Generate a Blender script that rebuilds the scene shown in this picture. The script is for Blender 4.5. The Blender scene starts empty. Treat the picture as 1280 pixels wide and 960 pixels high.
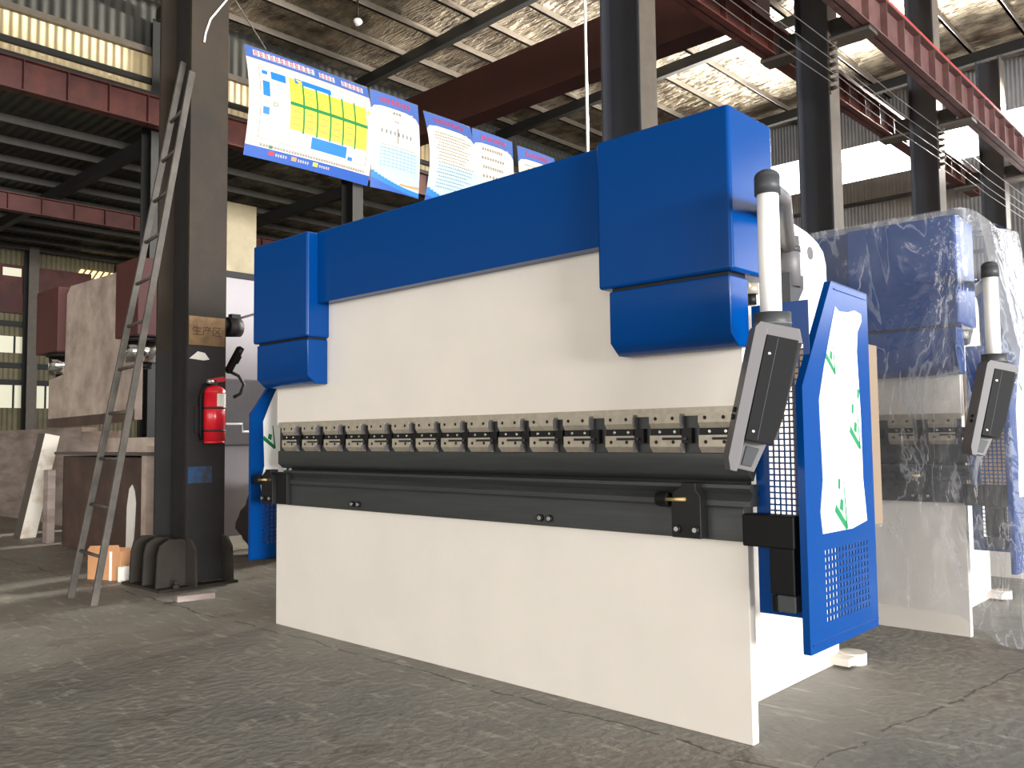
import bpy, bmesh, math, random
from mathutils import Vector, Matrix, noise
random.seed(7)
SC = bpy.context.scene
COL = SC.collection
PI = math.pi

# ------------------------------------------------------------------ materials
def s2l(c):
    return tuple(((v/255)/12.92 if v/255 <= .04045 else ((v/255+.055)/1.055)**2.4) for v in c)

def mat(name, rgb, rough=.5, metal=0., var=0., vscale=4., bump=0., bscale=40., coat=0., rgb2=None, spec=.5, stretch=None, lo=.35, hi=.65):
    m = bpy.data.materials.new(name); m.use_nodes = True
    nt = m.node_tree; b = nt.nodes['Principled BSDF']
    c = (*s2l(rgb), 1)
    b.inputs['Base Color'].default_value = c
    b.inputs['Roughness'].default_value = rough
    b.inputs['Metallic'].default_value = metal
    b.inputs['Specular IOR Level'].default_value = spec
    b.inputs['Coat Weight'].default_value = coat
    b.inputs['Coat Roughness'].default_value = .12
    tc = nt.nodes.new('ShaderNodeTexCoord')
    src = tc.outputs['Object']
    if stretch:
        mp = nt.nodes.new('ShaderNodeMapping'); mp.inputs['Scale'].default_value = stretch
        nt.links.new(src, mp.inputs['Vector']); src = mp.outputs['Vector']
    if var or rgb2:
        n = nt.nodes.new('ShaderNodeTexNoise'); n.inputs['Scale'].default_value = vscale; n.inputs['Detail'].default_value = 6
        n.inputs['Roughness'].default_value = .62
        nt.links.new(src, n.inputs['Vector'])
        r = nt.nodes.new('ShaderNodeValToRGB')
        r.color_ramp.elements[0].position = lo; r.color_ramp.elements[1].position = hi
        if rgb2: c2 = s2l(rgb2)
        else: c2 = tuple(v*(1-var) for v in c[:3])
        r.color_ramp.elements[0].color = (*c2, 1); r.color_ramp.elements[1].color = c
        nt.links.new(n.outputs['Fac'], r.inputs['Fac']); nt.links.new(r.outputs['Color'], b.inputs['Base Color'])
    if bump:
        n2 = nt.nodes.new('ShaderNodeTexNoise'); n2.inputs['Scale'].default_value = bscale; n2.inputs['Detail'].default_value = 4
        nt.links.new(src, n2.inputs['Vector'])
        bp = nt.nodes.new('ShaderNodeBump'); bp.inputs['Strength'].default_value = bump; bp.inputs['Distance'].default_value = .01
        nt.links.new(n2.outputs['Fac'], bp.inputs['Height']); nt.links.new(bp.outputs['Normal'], b.inputs['Normal'])
    return m

def emis(name, rgb, strength):
    m = bpy.data.materials.new(name); m.use_nodes = True
    b = m.node_tree.nodes['Principled BSDF']
    b.inputs['Base Color'].default_value = (*s2l(rgb), 1)
    b.inputs['Emission Color'].default_value = (*s2l(rgb), 1); b.inputs['Emission Strength'].default_value = strength
    return m

M = {}
M['blue'] = mat('blue_gloss_paint', (0, 58, 122), .2, bump=.012, bscale=220, coat=0, spec=.18)
M['white'] = mat('cream_white_paint', (219, 212, 202), .55, var=.05, vscale=2.2)
M['film_white'] = mat('white_protective_film', (247, 248, 246), .45, bump=.3, bscale=14)
M['green'] = mat('green_print', (14, 120, 72), .5)
M['steel'] = mat('ground_steel', (172, 163, 146), .42, .25, var=.2, vscale=30)
M['darksteel'] = mat('blackened_steel', (56, 58, 58), .42, .1, var=.25, vscale=9, stretch=(.3, 1, 6))
M['blackox'] = mat('black_oxide', (17, 17, 18), .5, spec=.3)
M['black'] = mat('black_plastic', (11, 11, 12), .6, spec=.2)
M['hole'] = mat('dark_bore', (22, 18, 15), .8)
M['bolt'] = mat('bright_bolt', (200, 200, 198), .25, .8)
M['brass'] = mat('brass_pin', (205, 180, 120), .3, .6)
M['greycast'] = mat('grey_coated_aluminium', (94, 91, 92), .5)
M['darkgrey'] = mat('dark_grey_plastic', (60, 62, 64), .45, spec=.3)
M['tube'] = mat('white_tube', (240, 240, 238), .3)
M['beigecab'] = mat('beige_cabinet_paint', (128, 110, 90), .5)
M['column'] = mat('sooty_column_steel', (52, 42, 31), .6, .0, var=.35, vscale=2.0, bump=.15, bscale=60, rgb2=(38, 33, 26), spec=.3)
M['sootshade'] = mat('soot_and_shade_paint', (34, 31, 31), .6, var=.4, vscale=3, bump=.2, bscale=60)
M['gusset'] = mat('dusty_gusset_steel', (58, 53, 48), .75, var=.3, vscale=5, spec=.2)
M['column_far'] = mat('dark_column_paint', (54, 56, 62), .55, var=.2, vscale=1.5)
M['redoxide'] = mat('red_oxide_primer', (92, 44, 35), .6, var=.3, vscale=2, rgb2=(66, 30, 25))
M['hazedred'] = mat('hazed_red_girder_paint', (112, 80, 76), .6, var=.3, vscale=2, rgb2=(88, 58, 55))  # lighter, pinkish tone paints haze into the girder colour
M['redrail'] = mat('red_rail_paint', (190, 60, 55), .5)
M['bridge'] = mat('dark_maroon_paint', (66, 28, 25), .6, var=.2, vscale=1.2)
M['maroon'] = mat('maroon_primer', (78, 34, 30), .6, var=.25, vscale=1.2)
M['darksteelwork'] = mat('dark_steelwork', (27, 27, 25), .6)
M['galv'] = mat('galvanised_purlin', (96, 88, 78), .5, .2, var=.2, vscale=5)
M['brownprimer'] = mat('brown_primer', (88, 66, 58), .6, var=.3, vscale=3, rgb2=(62, 48, 43))
M['greyprimer'] = mat('chalky_beige_primer', (188, 172, 160), .75, var=.3, vscale=2.3, rgb2=(140, 124, 114), bump=.3, bscale=25)
M['rustplate'] = mat('rusty_mill_plate', (168, 154, 146), .7, vscale=1.8, rgb2=(120, 104, 96), bump=.2, bscale=20, stretch=(.6, .6, 3))
M['chrome'] = mat('chrome_rod', (210, 210, 208), .12, 1.0)
M['rawsteel'] = mat('bright_raw_plate', (226, 219, 206), .5, .1, vscale=3, rgb2=(178, 154, 130), lo=.3, hi=.48)
M['rawdark'] = mat('plate_edge_and_shaded_side', (84, 76, 70), .6)
M['ladder'] = mat('weathered_ladder_steel', (84, 79, 71), .55, .1, vscale=6, rgb2=(60, 55, 50))
M['carton'] = mat('brown_cardboard', (196, 142, 98), .8, var=.15)
M['paper'] = mat('white_paper', (228, 224, 216), .7)
M['redpaint'] = mat('extinguisher_red', (205, 22, 40), .28, coat=.3)
M['tan'] = mat('faded_tan_paint_patch', (138, 108, 74), .7, vscale=14, rgb2=(108, 84, 60))
M['ink'] = mat('dark_brown_lettering', (62, 44, 28), .7)
M['bluespray'] = mat('blue_spray_mark', (34, 74, 116), .6, vscale=12, rgb2=(52, 50, 52), lo=.42, hi=.6)
M['rubble'] = mat('dark_sack_cloth', (54, 44, 42), .85, var=.3, vscale=8, bump=.6, bscale=18)
M['whitewall'] = mat('pale_painted_panel', (168, 162, 164), .6, var=.08, vscale=1.5)
M['yellowplate'] = mat('yellowed_cream_plate', (168, 156, 128), .6, vscale=2.5, rgb2=(142, 130, 102))
M['lilacgrey'] = mat('lilac_grey_panel', (104, 99, 102), .6, var=.15)
M['corr'] = None
M['banner'] = mat('banner_white', (196, 186, 168), .6)
M['bannerblue'] = mat('banner_blue', (22, 72, 150), .5)
M['bannernavy'] = mat('banner_header_blue', (60, 88, 150), .5)
M['bannersky'] = mat('banner_pale_blue', (156, 182, 194), .5)
M['mapblue'] = mat('map_blue', (12, 104, 172), .5)
M['mapyellow'] = mat('map_yellow', (206, 188, 56), .5)
M['mapgreen'] = mat('map_green', (0, 112, 56), .5)
M['mapred'] = mat('print_red', (176, 44, 46), .5)
M['mapgrey'] = mat('print_grey', (96, 96, 100), .5)
M['maporange'] = mat('print_orange', (206, 130, 84), .5)
M['wire'] = mat('steel_wire', (96, 90, 86), .5, .3)
M['insulator'] = mat('brown_insulator', (62, 54, 47), .4)
M['daysoft'] = emis('soft_daylight_pane', (250, 250, 255), 3.0)
M['daylight'] = emis('bright_daylight_pane', (255, 253, 250), 6.0)
M['daywarm'] = emis('yellowed_translucent_sheet', (255, 222, 150), 1.6)
M['daydim'] = emis('dusty_lit_pane', (226, 222, 196), .38)

def corrugated(name, rgb, axis, rgb2, scale=18., rough=.6, foil=False, metal=0.):
    """ribbed sheet: a wave along one object axis drives bump; broad noise is grime"""
    m = mat(name, rgb, rough, metal, vscale=.6, rgb2=rgb2)
    nt = m.node_tree; b = nt.nodes['Principled BSDF']
    tc = nt.nodes['Texture Coordinate']
    w = nt.nodes.new('ShaderNodeTexWave'); w.wave_type = 'BANDS'; w.bands_direction = axis; w.inputs['Scale'].default_value = scale
    w.inputs['Distortion'].default_value = .0
    nt.links.new(tc.outputs['Object'], w.inputs['Vector'])
    bp = nt.nodes.new('ShaderNodeBump'); bp.inputs['Strength'].default_value = .7; bp.inputs['Distance'].default_value = .05
    nt.links.new(w.outputs['Fac'], bp.inputs['Height']); nt.links.new(bp.outputs['Normal'], b.inputs['Normal'])
    return m
M['corr_y'] = corrugated('cream_wall_sheet', (226, 204, 158), 'Y', (190, 170, 130), 1.6)
M['corr_x'] = corrugated('grey_wall_sheet', (116, 114, 112), 'X', (96, 96, 98), 2.6)
M['corr_x'].node_tree.nodes['Bump'].inputs['Strength'].default_value = .3
M['lowroof'] = corrugated('grimy_roof_sheet', (56, 55, 46), 'Y', (40, 40, 35), 1.2)

def foil():
    m = mat('quilted_foil_insulation', (190, 177, 154), .3, .9, vscale=1.6, rgb2=(92, 82, 66))
    nt = m.node_tree; b = nt.nodes['Principled BSDF']; tc = nt.nodes['Texture Coordinate']
    mp = nt.nodes.new('ShaderNodeMapping'); mp.inputs['Scale'].default_value = (1.2, 4.2, 1)
    nt.links.new(tc.outputs['Object'], mp.inputs['Vector'])
    v = nt.nodes.new('ShaderNodeTexVoronoi'); v.inputs['Scale'].default_value = 1.2; v.feature = 'SMOOTH_F1'
    n = nt.nodes.new('ShaderNodeTexNoise'); n.inputs['Scale'].default_value = 3.4; n.inputs['Detail'].default_value = 5
    nt.links.new(mp.outputs['Vector'], v.inputs['Vector']); nt.links.new(mp.outputs['Vector'], n.inputs['Vector'])
    a = nt.nodes.new('ShaderNodeMath'); a.operation = 'ADD'
    nt.links.new(v.outputs['Distance'], a.inputs[0]); nt.links.new(n.outputs['Fac'], a.inputs[1])
    bp = nt.nodes.new('ShaderNodeBump'); bp.inputs['Strength'].default_value = 1; bp.inputs['Distance'].default_value = .3
    nt.links.new(a.outputs[0], bp.inputs['Height']); nt.links.new(bp.outputs['Normal'], b.inputs['Normal'])
    return m
M['foil'] = foil()
M['farwall'] = corrugated('dim_olive_wall_sheet', (124, 114, 84), 'Y', (96, 90, 66), 1.6)
M['lowpurlin'] = mat('grimy_purlin', (54, 50, 42), .6, var=.3)

def floor_mat():
    m = mat('worn_concrete', (150, 146, 137), .6, vscale=.9, rgb2=(112, 112, 108), bump=.8, bscale=22, lo=.3, hi=.72, spec=.35)
    nt = m.node_tree; b = nt.nodes['Principled BSDF']; tc = nt.nodes['Texture Coordinate']
    L = nt.links.new
    base = [l.from_socket for l in nt.links if l.to_socket == b.inputs['Base Color']][0]
    def math_(op, a, c=None):
        n = nt.nodes.new('ShaderNodeMath'); n.operation = op
        for i, v in enumerate((a, c)):
            if v is None: continue
            if isinstance(v, (int, float)): n.inputs[i].default_value = v
            else: L(v, n.inputs[i])
        return n.outputs[0]
    def noise_(scale, detail=5, vec=None):
        n = nt.nodes.new('ShaderNodeTexNoise'); n.inputs['Scale'].default_value = scale; n.inputs['Detail'].default_value = detail
        L(vec or tc.outputs['Object'], n.inputs['Vector']); return n.outputs['Fac']
    def ramp(fac, p0, p1, c0=(0, 0, 0, 1), c1=(1, 1, 1, 1)):
        r = nt.nodes.new('ShaderNodeValToRGB'); r.color_ramp.elements[0].position = p0; r.color_ramp.elements[1].position = p1
        r.color_ramp.elements[0].color = c0; r.color_ramp.elements[1].color = c1; L(fac, r.inputs['Fac']); return r.outputs['Color']
    def mix(fac, a, c):
        n = nt.nodes.new('ShaderNodeMix'); n.data_type = 'RGBA'
        L(fac, n.inputs['Factor']); L(a, n.inputs['A']) if not isinstance(a, tuple) else None
        if isinstance(c, tuple): n.inputs['B'].default_value = (*s2l(c), 1)
        else: L(c, n.inputs['B'])
        return n.outputs['Result']
    # brownish dirt areas, pale scuffs, small chips
    col = mix(math_('MULTIPLY', ramp(noise_(.7, 7), .5, .62), .45), base, (122, 110, 98))
    mp = nt.nodes.new('ShaderNodeMapping'); mp.inputs['Scale'].default_value = (1.2, 5.5, 1); mp.inputs['Rotation'].default_value = (0, 0, .7)
    L(tc.outputs['Object'], mp.inputs['Vector'])
    col = mix(math_('MULTIPLY', ramp(noise_(3.6, 8, mp.outputs['Vector']), .575, .67), .6), col, (172, 167, 156))
    col = mix(math_('MULTIPLY', ramp(noise_(2.6, 8), .60, .66), .35), col, (84, 74, 64))
    # cracks and joints: distance to a wobbling straight line
    sep = nt.nodes.new('ShaderNodeSeparateXYZ'); L(tc.outputs['Object'], sep.inputs[0])
    wob = math_('MULTIPLY', math_('SUBTRACT', noise_(3.0, 4), .5), .16)
    def line(px, py, dx, dy, w, lo=-99., hi=99.):
        l = math.hypot(dx, dy); nx, ny = -dy/l, dx/l
        d = math_('ADD', math_('ADD', math_('MULTIPLY', sep.outputs[0], nx), math_('MULTIPLY', sep.outputs[1], ny)), -(px*nx+py*ny))
        d = math_('ABSOLUTE', math_('ADD', d, wob))
        return math_('LESS_THAN', d, w)
    jag = math_('GREATER_THAN', noise_(9.0, 3), .43)
    col = mix(math_('MULTIPLY', math_('MULTIPLY', line(.241, -.016, .227, 1.817, .006), jag), .65), col, (60, 56, 52))
    col = mix(math_('MULTIPLY', math_('MULTIPLY', line(-3.0, -.13, 1, 0, .007), jag), .7), col, (50, 46, 42))
    L(col, b.inputs['Base Color'])
    return m
M['floor'] = floor_mat()

def plastic():
    m = bpy.data.materials.new('clear_plastic_sheet'); m.use_nodes = True
    nt = m.node_tree; nt.nodes.clear(); L = nt.links.new
    out = nt.nodes.new('ShaderNodeOutputMaterial')
    tr = nt.nodes.new('ShaderNodeBsdfTransparent'); tr.inputs['Color'].default_value = (.93, .94, .96, 1)
    gl = nt.nodes.new('ShaderNodeBsdfGlossy'); gl.inputs['Roughness'].default_value = .16
    df = nt.nodes.new('ShaderNodeBsdfDiffuse'); df.inputs['Color'].default_value = (.85, .88, .95, 1)
    tl = nt.nodes.new('ShaderNodeBsdfTranslucent'); tl.inputs['Color'].default_value = (.85, .88, .95, 1)
    m1 = nt.nodes.new('ShaderNodeMixShader'); m1.inputs[0].default_value = .5; L(df.outputs[0], m1.inputs[1]); L(tl.outputs[0], m1.inputs[2])
    m2 = nt.nodes.new('ShaderNodeMixShader'); m2.inputs[0].default_value = .14; L(tr.outputs[0], m2.inputs[1]); L(m1.outputs[0], m2.inputs[2])
    lw = nt.nodes.new('ShaderNodeLayerWeight'); lw.inputs['Blend'].default_value = .3
    mu = nt.nodes.new('ShaderNodeMath'); mu.operation = 'MULTIPLY_ADD'; mu.inputs[1].default_value = .5; mu.inputs[2].default_value = .06
    L(lw.outputs['Fresnel'], mu.inputs[0])
    m3 = nt.nodes.new('ShaderNodeMixShader'); L(mu.outputs[0], m3.inputs[0]); L(m2.outputs[0], m3.inputs[1]); L(gl.outputs[0], m3.inputs[2])
    tc = nt.nodes.new('ShaderNodeTexCoord')
    mp = nt.nodes.new('ShaderNodeMapping'); mp.inputs['Scale'].default_value = (1.6, 1.6, .6); mp.inputs['Rotation'].default_value = (0, .8, 0); L(tc.outputs['Object'], mp.inputs['Vector'])
    n = nt.nodes.new('ShaderNodeTexNoise'); n.inputs['Scale'].default_value = 2.2; n.inputs['Detail'].default_value = 5; n.inputs['Distortion'].default_value = .7
    L(mp.outputs['Vector'], n.inputs['Vector'])
    bp = nt.nodes.new('ShaderNodeBump'); bp.inputs['Strength'].default_value = 1; bp.inputs['Distance'].default_value = .06
    L(n.outputs['Fac'], bp.inputs['Height']); L(bp.outputs['Normal'], gl.inputs['Normal'])
    rg = nt.nodes.new('ShaderNodeMath'); rg.operation = 'SUBTRACT'; rg.inputs[1].default_value = .5; L(n.outputs['Fac'], rg.inputs[0])
    ab = nt.nodes.new('ShaderNodeMath'); ab.operation = 'ABSOLUTE'; L(rg.outputs[0], ab.inputs[0])
    mr = nt.nodes.new('ShaderNodeMapRange'); mr.inputs['From Min'].default_value = .0; mr.inputs['From Max'].default_value = .014
    mr.inputs['To Min'].default_value = .42; mr.inputs['To Max'].default_value = .13; L(ab.outputs[0], mr.inputs['Value']); L(mr.outputs['Result'], m2.inputs[0])
    L(m3.outputs[0], out.inputs[0])
    return m
M['plastic'] = plastic()

# ------------------------------------------------------------------ mesh builder
class MB:
    def __init__(s): s.bm = bmesh.new(); s.mats = []; s.i = 0
    def m(s, name):
        if name not in s.mats: s.mats.append(name)
        s.i = s.mats.index(name); return s
    def face(s, pts):
        f = s.bm.faces.new([s.bm.verts.new(p) for p in pts]); f.material_index = s.i; return f
    def box(s, x0, x1, y0, y1, z0, z1, T=None):
        P = [Vector(p) for p in ((x0,y0,z0),(x1,y0,z0),(x1,y1,z0),(x0,y1,z0),(x0,y0,z1),(x1,y0,z1),(x1,y1,z1),(x0,y1,z1))]
        if T: P = [T @ p for p in P]
        v = [s.bm.verts.new(p) for p in P]
        for q in ((3,2,1,0),(4,5,6,7),(0,1,5,4),(1,2,6,5),(2,3,7,6),(3,0,4,7)):
            s.bm.faces.new([v[k] for k in q]).material_index = s.i
        return s
    def prism(s, pts, axis, a, b, T=None):
        """polygon extruded along an axis: pts are the two other coordinates in axis order"""
        def mk(p, t):
            q = {'X': (t, p[0], p[1]), 'Y': (p[0], t, p[1]), 'Z': (p[0], p[1], t)}[axis]
            q = Vector(q); return T @ q if T else q
        A = [s.bm.verts.new(mk(p, a)) for p in pts]; B = [s.bm.verts.new(mk(p, b)) for p in pts]
        fs = [s.bm.faces.new(A), s.bm.faces.new(B[::-1])]
        n = len(pts)
        for k in range(n): fs.append(s.bm.faces.new([A[k], B[k], B[(k+1) % n], A[(k+1) % n]]))
        for f in fs: f.material_index = s.i
        bmesh.ops.recalc_face_normals(s.bm, faces=fs)
        return s
    def cyl(s, p, q, r, r2=None, n=16):
        p, q = Vector(p), Vector(q); r2 = r if r2 is None else r2
        d = (q-p); z = d.normalized(); x = z.orthogonal().normalized(); y = z.cross(x)
        A = [s.bm.verts.new(p+(x*math.cos(2*PI*k/n)+y*math.sin(2*PI*k/n))*r) for k in range(n)]
        B = [s.bm.verts.new(q+(x*math.cos(2*PI*k/n)+y*math.sin(2*PI*k/n))*r2) for k in range(n)]
        fs = [s.bm.faces.new(A[::-1]), s.bm.faces.new(B)]
        for k in range(n):
            f = s.bm.faces.new([A[k], A[(k+1) % n], B[(k+1) % n], B[k]]); f.smooth = True; fs.append(f)
        for f in fs: f.material_index = s.i
        return s
    def tube(s, pts, r, n=8):
        pts = [Vector(p) for p in pts]; rings = []
        for k, p in enumerate(pts):
            t = (pts[min(k+1, len(pts)-1)]-pts[max(k-1, 0)]).normalized()
            x = t.orthogonal().normalized() if k == 0 else (rings_x - t*rings_x.dot(t)).normalized()
            rings_x = x; y = t.cross(x); rr = r[k] if isinstance(r, (list, tuple)) else r
            rings.append([s.bm.verts.new(p+(x*math.cos(2*PI*j/n)+y*math.sin(2*PI*j/n))*rr) for j in range(n)])
        for a, b in zip(rings, rings[1:]):
            for j in range(n):
                f = s.bm.faces.new([a[j], a[(j+1) % n], b[(j+1) % n], b[j]]); f.smooth = True; f.material_index = s.i
        for e, fl in ((rings[0], True), (rings[-1], False)):
            f = s.bm.faces.new(e[::-1] if fl else e); f.material_index = s.i
        return s
    def dome(s, c, r, h, n=16, k=5):
        c = Vector(c); prev = None
        for i in range(k+1):
            a = i/k*PI/2; rr = r*math.cos(a); z = h*math.sin(a)
            ring = [s.bm.verts.new(c+Vector((rr*math.cos(2*PI*j/n), rr*math.sin(2*PI*j/n), z))) for j in range(n)] if i < k else [s.bm.verts.new(c+Vector((0, 0, h)))]
            if prev:
                for j in range(n):
                    if i < k: f = s.bm.faces.new([prev[j], prev[(j+1) % n], ring[(j+1) % n], ring[j]])
                    else: f = s.bm.faces.new([prev[j], prev[(j+1) % n], ring[0]])
                    f.smooth = True; f.material_index = s.i
            prev = ring
        return s
    def build(s, name, parent=None, loc=None, bevel=0, seg=3, label=None):
        base = Vector(loc) if loc else (WL[parent] if parent else Vector())
        bmesh.ops.translate(s.bm, verts=s.bm.verts, vec=-base)
        me = bpy.data.meshes.new(name); s.bm.to_mesh(me); s.bm.free()
        for k in s.mats: me.materials.append(M[k])
        o = bpy.data.objects.new(name, me); COL.objects.link(o)
        if parent:
            o.parent = parent; WL[o] = WL[parent]
        else:
            o.location = base; WL[o] = base.copy()
        if bevel:
            b = o.modifiers.new('bevel', 'BEVEL'); b.width = bevel; b.segments = seg; b.limit_method = 'ANGLE'; b.angle_limit = math.radians(50); b.harden_normals = True
            for p in me.polygons: p.use_smooth = True
        if label: o['label'] = label
        return o
WL = {}

def tag(o, label=None, cat=None, group=None, kind=None):
    if label: o['label'] = label
    if cat: o['category'] = cat
    if group: o['group'] = group
    if kind: o['kind'] = kind
    return o
def thing(name, label, cat, loc=(0, 0, 0), group=None):
    o = bpy.data.objects.new(name, None); COL.objects.link(o); o.location = loc; o.empty_display_size = .1
    WL[o] = Vector(loc); return tag(o, label, cat, group)
def MBm(name): return MB().m(name)
def struct(o): o['kind'] = 'structure'; return o

def lattice(mb, xs, zs, hole, mk, t):
    """perforated plate: xs, zs cell borders; hole(i,j) is open; mk(u,w,d) maps to 3D; t thickness"""
    V = {}
    def v(i, j, d):
        k = (i, j, d)
        if k not in V: V[k] = mb.bm.verts.new(mk(xs[i], zs[j], d))
        return V[k]
    nx, nz = len(xs)-1, len(zs)-1
    op = lambda i, j: i < 0 or j < 0 or i >= nx or j >= nz or hole(i, j)
    for i in range(nx):
        for j in range(nz):
            if hole(i, j): continue
            for d in (0, t): mb.bm.faces.new([v(i, j, d), v(i+1, j, d), v(i+1, j+1, d), v(i, j+1, d)]).material_index = mb.i
            for (a, b, ni, nj) in (((i, j), (i+1, j), i, j-1), ((i, j+1), (i+1, j+1), i, j+1), ((i, j), (i, j+1), i-1, j), ((i+1, j), (i+1, j+1), i+1, j)):
                if op(ni, nj): mb.bm.faces.new([v(*a, 0), v(*b, 0), v(*b, t), v(*a, t)]).material_index = mb.i
    bmesh.ops.recalc_face_normals(mb.bm, faces=mb.bm.faces)
def holes1d(a, b, start, pitch, size, n):
    r = [a]
    for k in range(n): r += [start+k*pitch, start+k*pitch+size]
    return r+[b]

# ------------------------------------------------------------------ PRESS BRAKE (local frame: front plane Y=0, right end X=0)
def press_brake(label):
    R = thing('press_brake', label, 'press brake')
    # lower front plate and side frames
    MBm('white').box(-3.2, 0, 0, .045, 0, .745).build('apron', R, bevel=.003, seg=2)
    side = [(.045, 0), (1.3, 0), (1.34, .04), (1.34, 1.99), (1.31, 2.05), (1.24, 2.09), (1.13, 2.12), (.5, 2.2), (.19, 2.2), (.19, 1.75), (.045, 1.75)]
    a = MBm('white'); a.prism(side, 'X', -.283, -.233); a.m('greycast').cyl((-.236, 1.15, 2.02), (-.228, 1.15, 2.02), .032, n=20)
    a.build('side_frame', R, bevel=.004, seg=2)
    MBm('white').prism(side, 'X', -2.967, -2.917).build('side_frame', R)
    MBm('white').box(-2.917, -.283, .6, .65, .1, .75).build('rear_beam', R)
    for x in (-.2, -3.0):
        f = MBm('white'); f.box(x-.09, x+.06, 1.22, 1.36, .015, .05); f.cyl((x+.02, 1.37, 0), (x+.02, 1.37, .055), .065); f.build('foot', R)
    pass
    # ram
    MBm('white').box(-3.2, 0, 0, .045, 1.222, 1.95).build('ram', R, bevel=.003, seg=2)
    # tool rail behind the clamps, clamps, punch
    rl = MBm('steel').box(-3.13, .0, -.03, -.001, 1.205, 1.238); rl.m('darksteel').box(-3.13, .0, -.02, -.001, 1.06, 1.205); rl.build('tool_rail', R)
    for x in (-2.911, -2.695, -2.474, -2.261, -2.057, -1.856, -1.666, -1.475, -1.283, -1.081, -.886, -.688, -.464, -.244, -.023):
        w = .138; x0 = x-w
        c = MBm('steel')
        c.prism([(-.022, 1.213), (-.060, 1.213), (-.060, 1.178), (-.046, 1.157), (-.022, 1.157)], 'X', x0, x)
        c.prism([(-.022, 1.130), (-.057, 1.130), (-.057, 1.086), (-.036, 1.063), (-.022, 1.063)], 'X', x0, x)
        c.m('hole')
        for u in (.03, w-.03):
            c.cyl((x0+u, -.0602, 1.196), (x0+u, -.0612, 1.196), .0075, n=10); c.cyl((x0+u, -.0572, 1.104), (x0+u, -.0582, 1.104), .0075, n=10)
        c = c.build('clamp', R)
        k = MBm('blackox').box(x0+.002, x-.002, -.052, -.022, 1.1305, 1.1565); k.m('bolt')
        for u in (.045, w-.025): k.cyl((x0+u, -.052, 1.144), (x0+u, -.0545, 1.144), .006, n=10)
        k.build('wedge_bar', c)
        h = MBm('darkgrey').box(x-.078, x+.028, -.0625, -.0575, 1.112, 1.122); h.m('hole').box(x-.074, x+.024, -.063, -.0625, 1.1145, 1.1195)
        h.build('lever', c)
        for (za, zb) in ((1.160, 1.214), (1.066, 1.104)):
            MBm('greycast').prism([(-.024, za), (-.05, za), (-.058, za+.012), (-.058, zb-.012), (-.05, zb), (-.024, zb)], 'X', x+.0005, x+.0045).build('end_plate', c)
        MBm('blackox').box(x+.0005, x+.045, -.046, -.022, 1.10, 1.158).build('gap_dark_block', c)  # black block added to darken the gap between clamps
        MBm('bolt').cyl((x+.029, -.06, 1.117), (x+.034, -.06, 1.117), .008, n=10).build('lever_tip', h) if 0 else None
    MBm('darksteel').prism([(-.034, 1.062), (.03, 1.062), (.03, 1.0), (.004, .958), (-.004, .958), (-.034, .985)], 'X', -3.13, .03).build('punch', R, bevel=.002, seg=2)
    die = [(-.038, .945), (-.010, .945), (0, .928), (.010, .945), (.038, .945), (.038, .928), (.018, .91), (.038, .892), (.038, .865), (-.038, .865), (-.038, .885), (-.016, .908), (-.038, .932)]
    MBm('darksteel').prism(die, 'X', -3.06, .035).build('die', R)
    rb = MBm('darksteel').prism([(-.03, .737), (.045, .737), (.045, .865), (-.022, .865), (-.03, .85)], 'X', -3.03, .002); rb.build('die_rail', R, bevel=.002, seg=2)
    for x in (-2.37, -2.315, -.985, -.93):
        b = MBm('blackox').cyl((x, -.03, .772), (x, -.044, .772), .016, n=14); b.m('bolt').cyl((x, -.044, .772), (x, -.046, .772), .010, n=14)
        b.build('bolt', R)
    MBm('blackox').box(-3.05, -.002, .012, .044, .866, 1.06).build('dark_gap_filler', R)  # added dark filler: hides light behind the gap between punch and die
    # sheet support brackets with a knob
    for ox in (0, -2.965):
        b = MBm('blackox')
        b.prism([(-.272+ox, .742), (-.145+ox, .742), (-.145+ox, .90), (-.165+ox, .925), (-.165+ox, .95), (-.225+ox, .95), (-.225+ox, .94), (-.262+ox, .915), (-.272+ox, .88)], 'Y', -.085, -.032)
        if ox:
            b.box(-3.115, -2.99, -.06, -.031, .742, .925); b.box(-3.2, -2.99, -.08, -.031, .925, .935)
        br = b.build('support_bracket', R, bevel=.003, seg=2)
        k = MBm('black').cyl((-.338+ox, -.075, .885), (-.288+ox, -.075, .885), .030, n=8); k.build('knob', br, bevel=.004)
        MBm('brass').cyl((-.288+ox, -.093, .885), (-.205+ox, -.093, .888), .007, n=10).build('pin', br)
        for dx in (-.245, -.165):
            q = MBm('blackox').cyl((dx+ox, -.085, .775), (dx+ox, -.098, .775), .016, n=14); q.m('bolt').cyl((dx+ox, -.098, .775), (dx+ox, -.1, .775), .009, n=14)
            q.build('bolt', br)
    # blue covers
    MBm('blue').prism([(-.08, 1.92), (-.001, 1.92), (-.001, 2.338), (-.08, 2.338)], 'X', -2.645, -.552).build('beam_cover', R, bevel=.003)
    for (x0, x1, l0, l1) in ((-.555, .05, -.508, .032), (-3.24, -2.645, -3.205, -2.655)):
        u = MBm('blue').box(x0, x1, -.15, .19, 1.722, 2.335).build('cylinder_cover', R, bevel=.015, seg=5)
        MBm('blue').prism([(-.14, 1.71), (-.001, 1.71), (-.001, 1.452), (-.085, 1.452), (-.14, 1.5)], 'X', l0, l1).build('lower_cover', u, bevel=.007, seg=4)
        MBm('blackox').box(l0+.01, l1-.01, -.13, -.002, 1.70, 1.723).build('gap_shadow_strip', u)  # black strip painted in for the shadow line between the covers
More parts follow.
